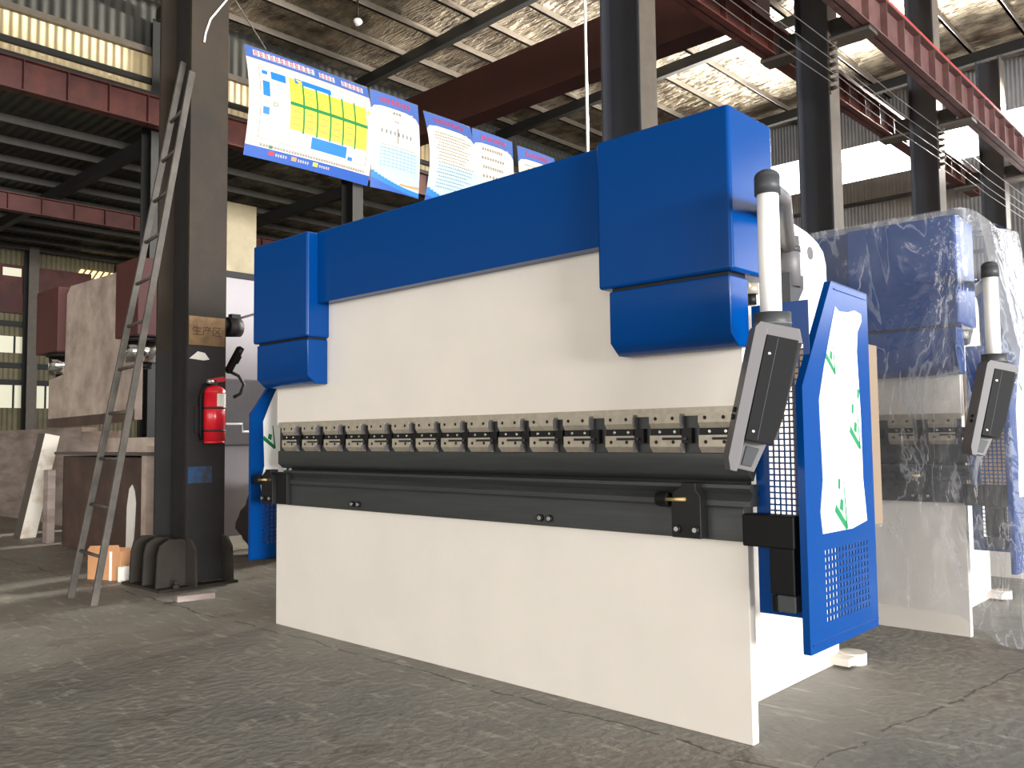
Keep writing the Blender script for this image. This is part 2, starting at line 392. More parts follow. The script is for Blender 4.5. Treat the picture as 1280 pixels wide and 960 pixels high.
    # small hydraulic fittings beside the ram
    f = MBm('steel').cyl((.01, .06, 1.66), (.01, .06, 1.70), .028); f.m('blackox').cyl((.01, .06, 1.62), (.01, .06, 1.66), .02); f.m('steel').cyl((.01, .02, 1.69), (.01, .10, 1.69), .014)
    f.build('valve_fitting', R)
    # side guards
    for sgn in (1, -1):
        mx = (lambda x: x) if sgn > 0 else (lambda x: -3.2-x)
        nm = MBm('blue')
        ys = holes1d(-.045, .57, .095 if sgn > 0 else .052, .029, .0135, 14); zs = holes1d(.375, .75, .462, .0262, .0165, 10)
        lattice(nm, ys, zs, lambda i, j: i % 2 == 1 and j % 2 == 1, lambda u, w, d: Vector((mx(.25-d), u, w)), .004)
        P = [(-.045, .75), (.57, .75), (.57, 1.69), (.23, 1.70), (-.045, 1.30)]
        nm.prism(P, 'X', mx(.246), mx(.25))
        nm.box(*sorted((mx(.224), mx(.25))), -.049, -.045, .375, 1.30)          # front flange
        nm.prism([(-.049, 1.298), (.226, 1.70), (.23, 1.70), (-.045, 1.298)], 'X', mx(.224), mx(.25))
        nm.box(*sorted((mx(.224), mx(.25))), .57, .574, .375, 1.69); nm.box(*sorted((mx(.224), mx(.25))), -.045, .57, .371, .375)
        nm.prism([(.23, 1.698), (.57, 1.688), (.57, 1.692), (.23, 1.702)], 'X', mx(.224), mx(.25))
        # raised seams near top and bottom
        nm.box(*sorted((mx(.25), mx(.2535))), -.03, .57, .40, .404); nm.prism([(.25, 1.672), (.56, 1.664), (.56, 1.668), (.25, 1.676)], 'X', mx(.25), mx(.2535))
        g = nm.build('side_guard', R)
        film = [(0.253,1.606),(0.289,1.591),(0.372,1.596),(0.436,1.609),(0.5,1.602),(0.505,1.574),(0.46,1.528),(0.445,1.448),(0.462,1.197),(0.463,0.948),(0.488,0.791),(0.345,0.772),(0.08,0.774),(0.066,0.852),(0.095,0.964),(0.088,1.136),(0.084,1.251),(0.134,1.369),(0.202,1.507)]
        if sgn < 0: film = [(y-.035, z) for y, z in film]
        fx = ((.2502, .2522) if sgn > 0 else (mx(.2458), mx(.2438)))
        fb = MBm('film_white').prism(film, 'X', *fx)
        fb.m('green'); e = fx[1]+(.0006 if sgn > 0 else .0006)
        def tri(y, z, s):
            def P2(a, b): return Vector((e, y+a*s, z+b*s))
            fb.face([P2(-.55, .05), P2(-.45, .28), P2(.42, -.42), P2(.30, -.6)])
            fb.face([P2(.30, -.55), P2(.42, -.55), P2(.22, .95), P2(.16, .95)])
            fb.face([P2(-.18, .1), P2(.08, .0), P2(.14, .35), P2(-.1, .42)])
        tri(.25, .84, .12); tri(.405, 1.13, .11); tri(.20, 1.40, .09)
        if sgn < 0: tri(.10, 1.13, .10)
        for (y, z) in ((.37, 1.21), (.43, 1.27), (.22, .93)): fb.face([Vector((e, y, z)), Vector((e, y+.02, z-.01)), Vector((e, y+.025, z+.03)), Vector((e, y+.004, z+.035))])
        if sgn < 0:
            for f_ in list(fb.bm.faces): pass
        fb.build('protective_film', g, label='white protective film with green arrows')
    # front panel of the right guard, perforated
    a = MBm('blue')
    lattice(a, holes1d(.025, .2455, .078, .0215, .0155, 7), holes1d(.478, 1.61, .555, .0215, .0155, 42), lambda i, j: i % 2 == 1 and j % 2 == 1, lambda u, w, d: Vector((u, .03+d, w)), .003)
    a.build('mesh_panel', R)
    # black arm bracket in front of it
    b = MBm('black').box(.008, .205, -.055, .028, .727, .842); b.box(.108, .2, -.05, .028, .565, .73)
    b.m('darkgrey').box(.13, .2, -.045, .028, .505, .565); b.m('black').cyl((.12, -.02, .50), (.12, -.02, .56), .018)
    b.build('arm_bracket', R, bevel=.006)
    # beige electric cabinet on the side
    MBm('beigecab').box(-.23, .1, .90, 1.075, .722, 1.53).build('electric_cabinet', R, bevel=.006)
    # swing arm with the hanging control box
    ar = MBm('tube'); ar.cyl((.232, -.23, 1.52), (.232, -.23, 1.965), .036, n=24)
    A = ar.build('control_arm', R)
    c = MBm('darkgrey'); c.cyl((.232, -.23, 1.94), (.232, -.23, 2.0), .043, n=24); c.dome((.232, -.23, 2.0), .043, .028); c.build('arm_cap', A)
    c = MBm('greycast'); c.tube([(.238, -.21, 1.965), (.19, -.02, 1.975), (-.17, .78, 1.985)], [.026, .028, .032], 12)
    c.cyl((-.18, .80, 1.80), (-.18, .80, 2.03), .05, n=20); c.m('darkgrey').cyl((-.18, .80, 1.96), (-.18, .80, 1.985), .053, n=20)
    c.m('darkgrey').prism([(.74, 1.69), (.78, 1.69), (.88, 1.80), (.88, 1.86), (.74, 1.86)], 'X', -.233, -.15); c.build('arm_pipe', A)
    c = MBm('darkgrey'); c.cyl((.235, -.23, 1.475), (.235, -.23, 1.535), .062, n=28); c.m('greycast').cyl((.235, -.23, 1.495), (.235, -.23, 1.50), .0635, n=28); c.build('swivel_ring', A)
    T = Matrix.Translation((.262, -.23, 1.485)) @ Matrix.Rotation(math.radians(38), 4, 'Z') @ Matrix.Rotation(math.radians(13), 4, 'Y')
    cb = MBm('greycast')
    cb.prism([(-.075, 0), (-.088, -.02), (-.088, -.46), (-.074, -.50), (-.052, -.50), (-.050, -.43), (-.046, -.02)], 'Y', -.055, .06, T)
    cb.m('blackox').prism([(.054, -.02), (.072, -.045), (.060, -.30), (.046, -.38), (.040, -.38), (.050, -.25)], 'Y', -.045, .06, T); cb.m('greycast')
    cb.prism([(-.075, 0), (.054, 0), (.072, -.045), (.050, -.05), (-.04, -.05)], 'Y', -.052, .06, T)
    cb.prism([(-.052, -.38), (.036, -.38), (.012, -.49), (-.055, -.49)], 'Y', .0, .055, T)
    cb.m('darkgrey').prism([(-.03, -.41), (.014, -.41), (.0, -.475), (-.034, -.475)], 'Y', -.004, .001, T)
    box = cb.build('control_box', A, bevel=.004)
    return R, A, box, T

def press_brake_box_panel(A, T):
    """dark front of the control box: a child of the swing arm part"""
    d = MBm('black').prism([(-.045, -.04), (.056, -.04), (.056, -.30), (.040, -.39), (-.047, -.39)], 'Y', -.058, .05, T)
    d.m('darkgrey').box(-.010, -.008, -.0588, -.058, -.385, -.045, T)
    d.m('bolt'); 
    for z in (-.10, -.36):
        p = T @ Vector((-.027, -.058, z)); q = T @ Vector((-.027, -.0595, z)); d.cyl(p, q, .005, n=10)
    d.m('darkgrey').box(.0, .066, .0, .05, -.37, -.28, T)
    d.build('control_panel', A, bevel=.002)
    k = MBm('blackox')
    for z in (-.30, -.325):
        k.cyl(T @ Vector((-.086, -.01, z)), T @ Vector((-.098, -.01, z)), .009, n=10)
    k.build('clip', A)

R1, A1, B1, TT = press_brake('blue and white press brake standing in the foreground, unwrapped, with a hanging control box')
press_brake_box_panel(A1, TT)

def copy_tree(o, parent=None, skip=()):
    c = o.copy(); COL.objects.link(c); c.parent = parent
    for ch in list(o.children):
        if ch.name.split('.')[0] in skip: continue
        copy_tree(ch, c, skip)
    return c
R2 = copy_tree(R1); R2.location = (.10, 2.31, 0); R2.rotation_euler = (0, 0, 0)
R2['label'] = 'second press brake wrapped in clear plastic, standing right behind the unwrapped one'
R3 = copy_tree(R1, skip=('control_arm', 'clamp')); R3.location = (.22, 4.62, 0)
R3['label'] = 'third press brake, farthest back, showing as a blue sliver at the right picture edge'
for r in (R1, R2, R3): r['group'] = 'row of press brakes'

# ------------------------------------------------------------------ plastic sheet over the second machine
def sheet(name, path, ztop, zbot, label, nz=40, amp=.03, flare=None):
    mb = MBm('plastic'); pts = []
    L = [0]
    for a, b in zip(path, path[1:]): L.append(L[-1]+math.dist(a[:2], b[:2]))
    n = 90
    def at(s):
        for k in range(len(path)-1):
            if s <= L[k+1] or k == len(path)-2:
                t = (s-L[k])/(L[k+1]-L[k]); return [path[k][i]*(1-t)+path[k+1][i]*t for i in range(len(path[0]))]
    rows = []
    for j in range(nz+1):
        row = []
        for i in range(n+1):
            s = L[-1]*i/n; p = at(s); v = j/nz
            z0, z1 = p[2], p[3]; z = z0+(z1-z0)*v
            fx, fy = p[4]*v**1.1, p[5]*v**1.1
            w = noise.noise(Vector((s*5+z*1.5, z*1.2, 3)))*amp + abs(noise.noise(Vector((s*11-z*4, z*3, 8))))*amp*.8
            d = Vector((at(min(s+.02, L[-1]))[0]-at(max(s-.02, 0))[0], at(min(s+.02, L[-1]))[1]-at(max(s-.02, 0))[1], 0)).normalized()
            nn = Vector((d.y, -d.x, 0))
            row.append(mb.bm.verts.new(Vector((p[0]+fx, p[1]+fy, z))+nn*(w*(.35+.65*min(1, v*1.5)))))
        rows.append(row)
    for a, b in zip(rows, rows[1:]):
        for i in range(n):
            f = mb.bm.faces.new([a[i], a[i+1], b[i+1], b[i]]); f.smooth = True
    return mb, rows
mb, rows = sheet('plastic_sheet', [(-1.35, 2.145, 2.36, .16, 0, 0), (-.6, 2.145, 2.36, .17, 0, .0), (.1, 2.143, 2.36, .15, 0, -.02), (.175, 2.15, 2.36, .1, .02, -.05),
     (.20, 2.2, 2.36, .03, .10, -.12), (.24, 2.24, 2.34, .03, .30, -.22), (.28, 2.30, 2.30, .03, .42, -.1), (.30, 2.42, 2.27, .03, .42, .0), (.27, 3.0, 2.35, .03, .30, .1)], 0, 0, '')
# top of the sheet lying on the covers
mb.face([(-1.35, 2.145, 2.352), (.16, 2.145, 2.352), (.27, 3.0, 2.352), (-1.35, 3.0, 2.352)])
tag(mb.build('plastic_sheet', loc=(.2, 2.2, 0)), 'clear wrinkled plastic sheet draped over the second press brake and its control box', 'plastic sheet')

# ------------------------------------------------------------------ building
MBm('floor').box(-46, 46, -14, 30, -.1, 0).build('floor')
struct(bpy.data.objects['floor'])
def zroof(x): return 12.05+.03*(x+20)
c = MBm('foil').prism([(-20, zroof(-20)+.5), (-4.9, zroof(-4.9)+.5), (16, zroof(-4.9)+.5), (16, zroof(-4.9)+.6), (-4.9, zroof(-4.9)+.6), (-20, zroof(-20)+.6)], 'Y', -14, 28); struct(c.build('ceiling'))
c = MBm('lowroof').box(-46, -20, -14, 10.5, 9.35, 9.45); c.m('foil').box(-46, -20, 10.5, 28, 9.35, 9.45); c = struct(c.build('ceiling')); 
# end wall with a window band, girts
w = MBm('corr_x'); Y = 27.5
w.box(-46, 16, Y, Y+.1, 0, 5.2); w.box(-46, -4.6, Y, Y+.1, 5.2, 8.6); w.box(-2.6, 1.5, Y, Y+.1, 5.2, 8.6)
w.box(-46, 16, Y, Y+.1, 8.6, 10.1); w.box(-46, -13.6, Y, Y+.1, 10.1, 11.35); w.box(-46, 16, Y, Y+.1, 11.35, 13.4)
struct(w.build('wall_back'))
tr = MBm('darksteelwork')
for z in (9.2, 6.9): tr.box(-20, -5, Y-.08, Y, z, z+.12)
struct(tr.build('trim_1'))
for k, (x0, x1, z0, z1) in enumerate(((-13.6, -9.6, 10.1, 11.35), (-9.6, -5.6, 10.1, 11.35), (-5.6, -1.6, 10.1, 11.35), (-4.6, -2.6, 5.2, 8.6))):
    f = MBm('daylight').box(x0, x1, Y+.03, Y+.06, z0, z1); struct(f.build('window_%d' % (k+1)))
for k, (x0, x1, z0, z1) in enumerate(((-1.6, 16, 10.1, 11.35), (1.5, 16, 5.2, 8.6))):
    f = MBm('daysoft').box(x0, x1, Y+.03, Y+.06, z0, z1); struct(f.build('window_%d' % (k+10)))
# clerestory wall above the second column row and its eaves
cw = MBm('corr_y').box(-20.35, -20.25, -14, 27.5, 9.5, 11.35); struct(cw.build('wall_left'))
cw = MBm('darksteelwork').box(-20.24, -20.12, -14, 27.4, 10.42, 10.56); struct(cw.build('trim_2'))
cw = MBm('galv').box(-20.24, -20.1, -14, 27.4, 11.2, 11.36); struct(cw.build('trim_3'))
cw = MBm('lowroof').box(-20.35, -20.25, -14, 27.5, 11.35, 12.75); struct(cw.build('trim_4'))
# far wall of the low bay with panes
fw = MBm('farwall').box(-38.2, -38.1, -14, 27.5, 0, 2.6); fw.box(-38.2, -38.1, -14, 27.5, 6.5, 9.4); fw.box(-38.2, -38.1, 11.4, 27.5, 2.6, 6.5)
struct(fw.build('wall_left'))
for k, (y0, y1, z0, z1) in enumerate(((4, 11.4, 2.6, 3.6), (4, 11.4, 4.9, 5.6), (-14, 3.9, 2.6, 6.4))):
    f = MBm('daydim').box(-38.18, -38.14, y0, y1, z0, z1)
    f.m('darksteelwork')
    y = y0
    while y < y1: f.box(-38.13, -38.08, y, y+.07, z0, z1); y += .62
    struct(f.build('window_%d' % (k+5)))
f = MBm('farwall').box(-38.2, -38.1, 4, 11.4, 3.6, 4.9); f.box(-38.2, -38.1, 4, 11.4, 5.6, 6.5); struct(f.build('wall_left'))
f = MBm('darksteelwork')
for z in (3.55, 4.25, 6.0): f.box(-38.08, -37.9, -14, 27, z, z+.22)
struct(f.build('trim_5'))
f = MBm('maroon').box(-38.0, -37.85, -14, 12, 6.55, 7.35); f.m('redoxide').box(-38.09, -38.0, -14, 12, 7.35, 8.6); struct(f.build('trim_6'))
f = MBm('daywarm')
for k in range(9): f.prism([(11.35+k*.26, 8.42), (11.5+k*.26, 8.42), (11.72+k*.26, 8.78), (11.57+k*.26, 8.78)], 'X', -38.07, -38.04)
struct(f.build('window_8'))
f = MBm('daydim').box(-37.82, -37.78, 8.4, 9.1, 8.08, 8.42); struct(f.build('window_9'))
w = MBm('corr_x').box(-46, -8, -14.1, -14, 0, 13.2); w.box(-8, -5, -14.1, -14, 4.8, 13.2); w.box(-5, 16, -14.1, -14, 4.8, 13.2); struct(w.build('wall_front_unseen'))  # unseen wall, put in to darken the left bay and the cover reflections
# columns of the near row
def hcol(name, x0, x1, y0, y1, z1, mk, label, face=None, group=None):
    t = .03; ym = (y0+y1)/2; T = thing(name, label, 'column', ((x0+x1)/2, ym, 0), group); c = MBm(mk)
    c.box(x1-t, x1, y0, y1, 0, z1); c.box(x0, x0+t, y0, y1, 0, z1); c.box(x0+t, x1-t, ym-.01, ym+.01, 0, z1); c.build('shaft', T)
    if face: MBm(face).box(x1, x1+.004, y0+.01, y1-.01, 0, z1).build('face_plate', T)
    return T
t0 = thing('steel_column', 'grimy steel column with the ladder and the fire extinguisher', 'column', (-5.2, .42, 0), 'columns between the bays')
c = MBm('column'); c.box(-4.93, -4.9, .25, .57, 1.88, 12.3); c.box(-5.47, -5.44, .25, .57, 1.88, 12.3); c.m('sootshade').box(-5.44, -4.93, .38, .42, .03, 12.3); c.box(-4.93, -4.9, .25, .57, .03, 1.88); c.box(-5.47, -5.44, .25, .57, .03, 1.88); c.build('shaft', t0)  # soot on the lower flanges; the full-height dark web paints recess shade
MBm('gusset').box(-5.47, -4.80, -.0, .64, 0, .02).build('base_plate', t0)
for x in (-5.38, -5.15, -4.92):
    P = [(.25, .02), (.25, .36), (.22, .375), (.12, .38), (.05, .34), (.03, .26), (.02, .02)]
    MBm('gusset').prism(P, 'X', x, x+.02).build('gusset', t0)
for y in (.25, .55):
    P = [(-4.9, .02), (-4.9, .38), (-4.83, .37), (-4.76, .30), (-4.74, .02)]
    MBm('gusset').prism(P, 'Y', y, y+.02).build('gusset', t0)
b = MBm('rubble').cyl((-4.78, .12, .02), (-4.78, .12, .05), .025, n=6); b.m('gusset').cyl((-4.78, .12, .05), (-4.78, .12, .08), .012); b.build('anchor_bolt', t0)
# painted patch with lettering and spray marks on the near flange
p = MBm('tan').box(-4.9, -4.898, .255, .56, 1.89, 2.12); p.m('bluespray').box(-4.9, -4.8985, .26, .46, .80, .93)
p.m('paper').prism([(.26, 1.78), (.38, 1.77), (.43, 1.78), (.39, 1.83), (.33, 1.84)], 'X', -4.9, -4.8985)
p.m('tan').box(-5.1, -4.93, .376, .38, 1.76, 1.84)
p.build('paint_marks', t0)
def text_mesh(s, size, m, name, parent, T):
    cu = bpy.data.curves.new('lettering', 'FONT'); cu.body = s; cu.size = size; cu.extrude = .0004; cu.align_x = 'CENTER'; cu.align_y = 'CENTER'
    o = bpy.data.objects.new('lettering', cu); COL.objects.link(o)
    dg = bpy.context.evaluated_depsgraph_get(); me = bpy.data.meshes.new_from_object(o.evaluated_get(dg))
    bpy.data.objects.remove(o)
    me.transform(Matrix.Translation(-WL[parent]) @ T); me.materials.clear(); me.materials.append(M[m])
    r = bpy.data.objects.new(name, me); COL.objects.link(r); r.parent = parent; return r
text_mesh('生产区', .085, 'ink', 'lettering', t0, Matrix.Translation((-4.8975, .405, 2.0)) @ Matrix(((0, 0, 1, 0), (1, 0, 0, 0), (0, 1, 0, 0), (0, 0, 0, 1))))
shorts = ['column rising behind the long blue beam', 'pale-edged column beside the bright windows', 'pale-edged column above the wrapped machine', 'farthest pale-edged column at the right edge']
names = ['column rising behind the blue beam of the nearest press brake, beside the posters', 'column with a pale edge left of the bright windows, second behind the machines',
         'column with a pale edge above the plastic-wrapped machine, third behind the machines', 'farthest pale-edged column at the right picture edge']
for k, (y0, y1) in enumerate(((6.57, 6.98), (12.88, 13.35), (19.3, 19.8), (25.5, 26.0))):
    CT = hcol('steel_column', -5.55, -4.9, y0, y1, 12.4, 'column_far', 'dark steel '+names[k], 'galv', 'columns between the bays')
    for (xa, xb, xw, side) in ((-4.895, -4.13, (-4.895, -4.5), 'right'), (-6.3, -5.555, (-5.93, -5.555), 'left')):
        cb = MBm('darksteelwork'); cb.box(xa, xb, y0+.05, y1-.05, 8.66, 8.70); cb.box(*xw, (y0+y1)/2-.1, (y0+y1)/2+.1, 8.70, 9.05)
        cb.m('galv').box(xa, xb, y0+.03, y1-.03, 8.6, 8.66)
        cb.build('crane_corbel', CT)
    if k in (1, 2):
        ir = MBm('galv').box(-4.895, -4.85, y0-.05, y0-.005, 7.55, 8.6).build('insulator_rack', CT)
        for z in (7.65, 7.8, 7.95, 8.1, 8.25, 8.4, 8.5): MBm('insulator').cyl((-4.85, y0-.03, z), (-4.72, y0-.03, z), .045, .03, n=10).build('insulator', ir)
wnames = ['lowest', 'second lowest', 'second highest', 'highest']
for i, z in enumerate((7.65, 7.85, 8.1, 8.4)):
    tag(MBm('wire').tube([(-4.72, 3, z), (-4.72, 9.5, z-.05), (-4.72, 13, z), (-4.72, 16, z-.05), (-4.72, 19.3, z), (-4.72, 23, z-.05), (-4.72, 27.4, z)], .009, 5).build('power_wire', loc=(-4.72, 13, z)),
        wnames[i]+' of the four power wires strung along the columns', 'wire', 'power wires along the columns')
# far row of columns
for k, y0 in enumerate((.45, 6.62, 12.95, 19.3, 25.6)):
    if k == 0: continue
    hcol('steel_column', -20.6, -20.0, y0, y0+.4, 12.1, 'darksteelwork', ['', 'dark column directly behind the ladder top', 'dark column under the posters', 'dark column behind the long blue beam', 'dark column farthest back of the far row'][k], None, 'columns of the far row')
hcol('steel_column', -37.8, -37.2, 9.2, 9.6, 9.3, 'darksteelwork', 'dark column standing in front of the lit panes at the far left', 'galv')

# crane runway girders
def girder(x, z0, z1, y0, y1, mk, label, rail=None, web='redoxide', flip=1):
    g = MBm(mk); g.box(x-.15, x+.15, y0, y1, z0, z0+.03); g.box(x-.15, x+.15, y0, y1, z1-.03, z1); g.box(x-.01, x+.01, y0, y1, z0, z1)
    y = y0+.3
    while y < y1: g.box(x-.14, x+.14, y, y+.02, z0, z1); y += .95
    g = g.build('runway_girder', loc=(x, (y0+y1)/2, z0)); tag(g, label, 'girder', 'crane runway girders')
    if rail: MBm(rail).box(x-.05, x+.2, y0, y1, z1, z1+.09).build('rail', g); bpy.data.objects[-1]
    return g
def girder2(*a, **k):
    rail = k.pop('rail', None); g = girder(*a, **k)
    if rail:
        x, z1, y0, y1 = a[0], a[2], a[3], a[4]
        r = MBm(rail).box(x-.04, x+.12, y0, y1, z1+.001, z1+.09); r.build('rail', g)
    return g
girder2(-4.28, 8.72, 9.5, -13, 27.3, 'hazedred', 'red-brown crane girder with a bright red rail at the upper right', rail='redrail')
girder2(-6.15, 8.72, 9.35, -13, 27.3, 'redoxide', 'dark red crane girder behind the near row of columns', rail='redoxide')
girder2(-19.6, 9.1, 9.85, -13, 27.3, 'redoxide', 'red crane girder below the cream wall at the upper left', rail='darksteelwork')
girder2(-27, 8.15, 8.7, -13, 27.3, 'redoxide', 'lower red girder at the far left under the dark low roof', rail=None)
g = MBm('bridge').box(-19.4, -6.05, 12.3, 12.9, 9.35+.0901, 10.62); tag(g.build('crane_bridge', loc=(-13, 12.6, 9.2)), 'dark red crane bridge beam spanning above the posters', 'crane bridge')
# roof rafters and purlins
rl = ['above the near column with the ladder', 'above the first posters', 'running into the roof above the crane bridge', 'passing below the crane bridge beam', 'nearest the end wall']
for k, y in enumerate((.4, 6.8, 13.1, 19.45, 25.8)):
    r = MBm('darksteelwork'); r.prism([(-20, zroof(-20)), (-4.9, zroof(-4.9)), (-4.9, zroof(-4.9)+.32), (-20, zroof(-20)+.32)], 'Y', y-.1, y+.1)
    tag(r.build('roof_rafter', loc=(-12.5, y, 12)), 'dark sloping roof rafter '+rl[k], 'rafter', 'roof rafters')
    r = MBm('darksteelwork').box(-4.9, 16, y-.1, y+.1, zroof(-4.9), zroof(-4.9)+.32)
    if k >= 3: tag(r.build('roof_rafter', loc=(4, y, 12)), 'dark rafter of the right bay '+['', '', '', 'just past the second pale-edged column', 'nearest the end wall'][k], 'rafter', 'roof rafters')
    else: r.bm.free()
x = -19.2
while x < 4:
    z = zroof(min(x, -4.9))+.32
    if not -5.6 < x < -4.6:
        p = MBm('galv').box(x-.035, x+.035, -10, 27.4, z, z+.18); p.box(x-.035, x+.06, -10, 27.4, z, z+.02)
        tag(p.build('roof_purlin', loc=(x, 8, z)), 'galvanised purlin running along under the foil roof', 'purlin', 'roof purlins')
    x += 1.5
lx = -22
while lx > -38:
    tag(MBm('lowpurlin').box(lx-.04, lx+.04, -10, 27.4, 9.14, 9.34).build('roof_purlin', loc=(lx, 8, 9.2)), 'grimy purlin under the low roof of the left bay', 'purlin', 'purlins of the low roof')
    lx -= 1.7
for y, lb in ((.4, 'nearest'), (6.8, 'second nearest'), (13.1, 'third nearest')):
    tag(MBm('darksteelwork').box(-38, -20.6, y-.12, y+.12, 8.8, 9.13).build('roof_rafter', loc=(-29, y, 8.8)), lb+' dark rafter under the low roof at the left', 'rafter', 'rafters of the low roof')
# thin pale cable hanging beside the column behind the beam, wires of the posters
tag(MBm('tube').tube([(-5.75, 6.5, 3), (-5.76, 6.5, 8), (-5.74, 6.5, 12)], .02, 6).build('hanging_cable', loc=(-5.75, 6.5, 3)), 'thin pale cable hanging beside the column behind the blue beam', 'cable')
tag(MBm('wire').tube([(-4.86, .56, 4.85), (-4.86, .62, 4.78), (-4.87, .9, 4.478)], .006, 5).build('poster_wire', loc=(-4.89, .45, 4.9)), 'thin wire from the near column to the map poster', 'wire')

tag(MBm('tube').tube([(-4.885, .57, 4.83), (-4.885, .40, 4.57), (-4.885, .36, 4.44), (-4.888, .35, 4.36)], .008, 6).build('tied_rope', loc=(-4.89, .4, 4.4)), 'pale rope end tied to the near column, high up beside the map poster', 'rope')
gl = thing('ceiling_lamp', 'small white round lamp hanging under the dark foil roof', 'lamp', (-16.05, 10.2, 11.9))
q = MBm('tube').cyl((-16.05, 10.2, 11.82), (-16.05, 10.2, 11.9), .05, .12, n=20); q.dome((-16.05, 10.2, 11.9), .12, .1); q.build('globe', gl)
MBm('black').cyl((-16.05, 10.2, 12.0), (-16.05, 10.2, 12.58), .02).build('stem', gl)
# ------------------------------------------------------------------ posters
def poster(y0, y1, z0, z1, draw, label, bow=.09):
    T = thing('poster', label, 'poster', (-4.9, (y0+y1)/2, z0), 'posters hanging in a row')
    mb = MB(); W, H = y1-y0, z1-z0
    def P(u, v, d=0):
        x = -4.9+bow*(math.sin(v*PI)) + .02*u*(1-u)*4
        return Vector((x+d, y0+u*W, z0+v*H))
    def rect(u0, v0, u1, v1, m, lay=1):
        mb.m(m); n = max(1, int(math.ceil((v1-v0)*14))); k = max(1, int(math.ceil((u1-u0)*6)))
        for i in range(n):
            for j in range(k):
                a, b = v0+(v1-v0)*i/n, v0+(v1-v0)*(i+1)/n; c, d = u0+(u1-u0)*j/k, u0+(u1-u0)*(j+1)/k
                mb.face([P(c, a, lay*.0012), P(d, a, lay*.0012), P(d, b, lay*.0012), P(c, b, lay*.0012)])
    def poly(pts, m, lay=1):
        mb.m(m); mb.face([P(u, v, lay*.0012) for u, v in pts])
    rect(0, 0, 1, 1, 'banner', 0)
    draw(rect, poly)
    mb.build('banner_print', T)
    MBm('wire').tube([(-4.9, y0, z1+.004), (-4.89, (y0+y1)/2, z1+.002), (-4.9, y1, z1+.004)], .005, 5).build('top_cord', T)
def glyphs(rect, u0, u1, v0, v1, n, m, lay=3, seed=1, fill=.72):
    """rows of illegible character-like strokes"""
    rr = random.Random(seed); w = (u1-u0)/n
    for k in range(n):
        a = u0+k*w; b = a+w*fill; h = (v1-v0)
        for q in range(3):
            z = v0+h*(.08+.36*q+rr.uniform(-.04, .04)); rect(a+w*rr.uniform(0, .15), z, b-w*rr.uniform(0, .15), z+h*.14, m, lay)
        for q in range(2):
            x = a+(b-a)*(.15+.55*q+rr.uniform(0, .1)); rect(x, v0+h*rr.uniform(0, .2), x+w*.12, v1-h*rr.uniform(0, .15), m, lay)
def draw_map(rect, poly):
    rect(0, .885, 1, 1, 'bannernavy'); rect(0, 0, 1, .095, 'bannerblue')
    rect(.055, .915, .52, .975, 'bannersky', 2); glyphs(rect, .06, .515, .915, .975, 12, 'mapred', seed=3)
    rect(.56, .912, .69, .968, 'bannersky', 2); glyphs(rect, .565, .685, .912, .968, 4, 'mapred', seed=4)
    rect(.75, .912, .945, .968, 'bannersky', 2); glyphs(rect, .755, .94, .912, .968, 5, 'mapred', seed=5)
    for a in ((.08, .17, .083, .84), (.08, .837, .95, .84), (.947, .17, .95, .84), (.08, .17, .95, .173)): rect(a[0], a[1], a[2], a[3], 'mapgrey', 1)
    rect(0.02, .125, .98, .128, 'mapgrey', 1); glyphs(rect, .1, .95, .105, .122, 40, 'mapgrey', seed=9)
    rect(.10, .755, .14, .79, 'mapblue'); rect(.165, .725, .275, .80, 'mapblue'); rect(.10, .55, .15, .69, 'mapblue'); rect(.10, .385, .145, .45, 'mapblue')
    rect(.345, .76, .64, .81, 'mapblue'); rect(.475, .19, .77, .295, 'mapblue'); rect(.785, .18, .825, .215, 'mapblue')
    for o_ in ((.175, .475, .205, .48), (.175, .505, .205, .51), (.175, .475, .18, .51), (.2, .475, .205, .51)): rect(*o_, 'mapgreen')
    for k in range(6):
        a = .30+k*.108; rect(a, .565 if k else .565, a+.10, .80 if k == 0 else .745, 'mapyellow'); rect(a, .315, a+.10, .535, 'mapyellow')
        if k: rect(a-.011, .30, a+.003, .76, 'mapgreen', 2)
        if k < 5:
            for q in range(3): rect(a+.02, .36+q*.06, a+.08, .372+q*.06, 'maporange', 2); rect(a+.02, .60+q*.04, a+.08, .606+q*.04, 'maporange', 2)
    rect(.30, .535, .945, .567, 'mapgreen', 3)
    rect(.955, .70, .98, .73, 'mapyellow')
    for q, m_ in enumerate(('mapred', 'maporange', 'mapyellow')): rect(.17+.17*q, .045, .21+.17*q, .08, m_, 2); glyphs(rect, .22+.17*q, .31+.17*q, .045, .07, 5, 'banner', seed=20+q)
    rect(.165, .10, .19, .125, 'mapgreen', 2)
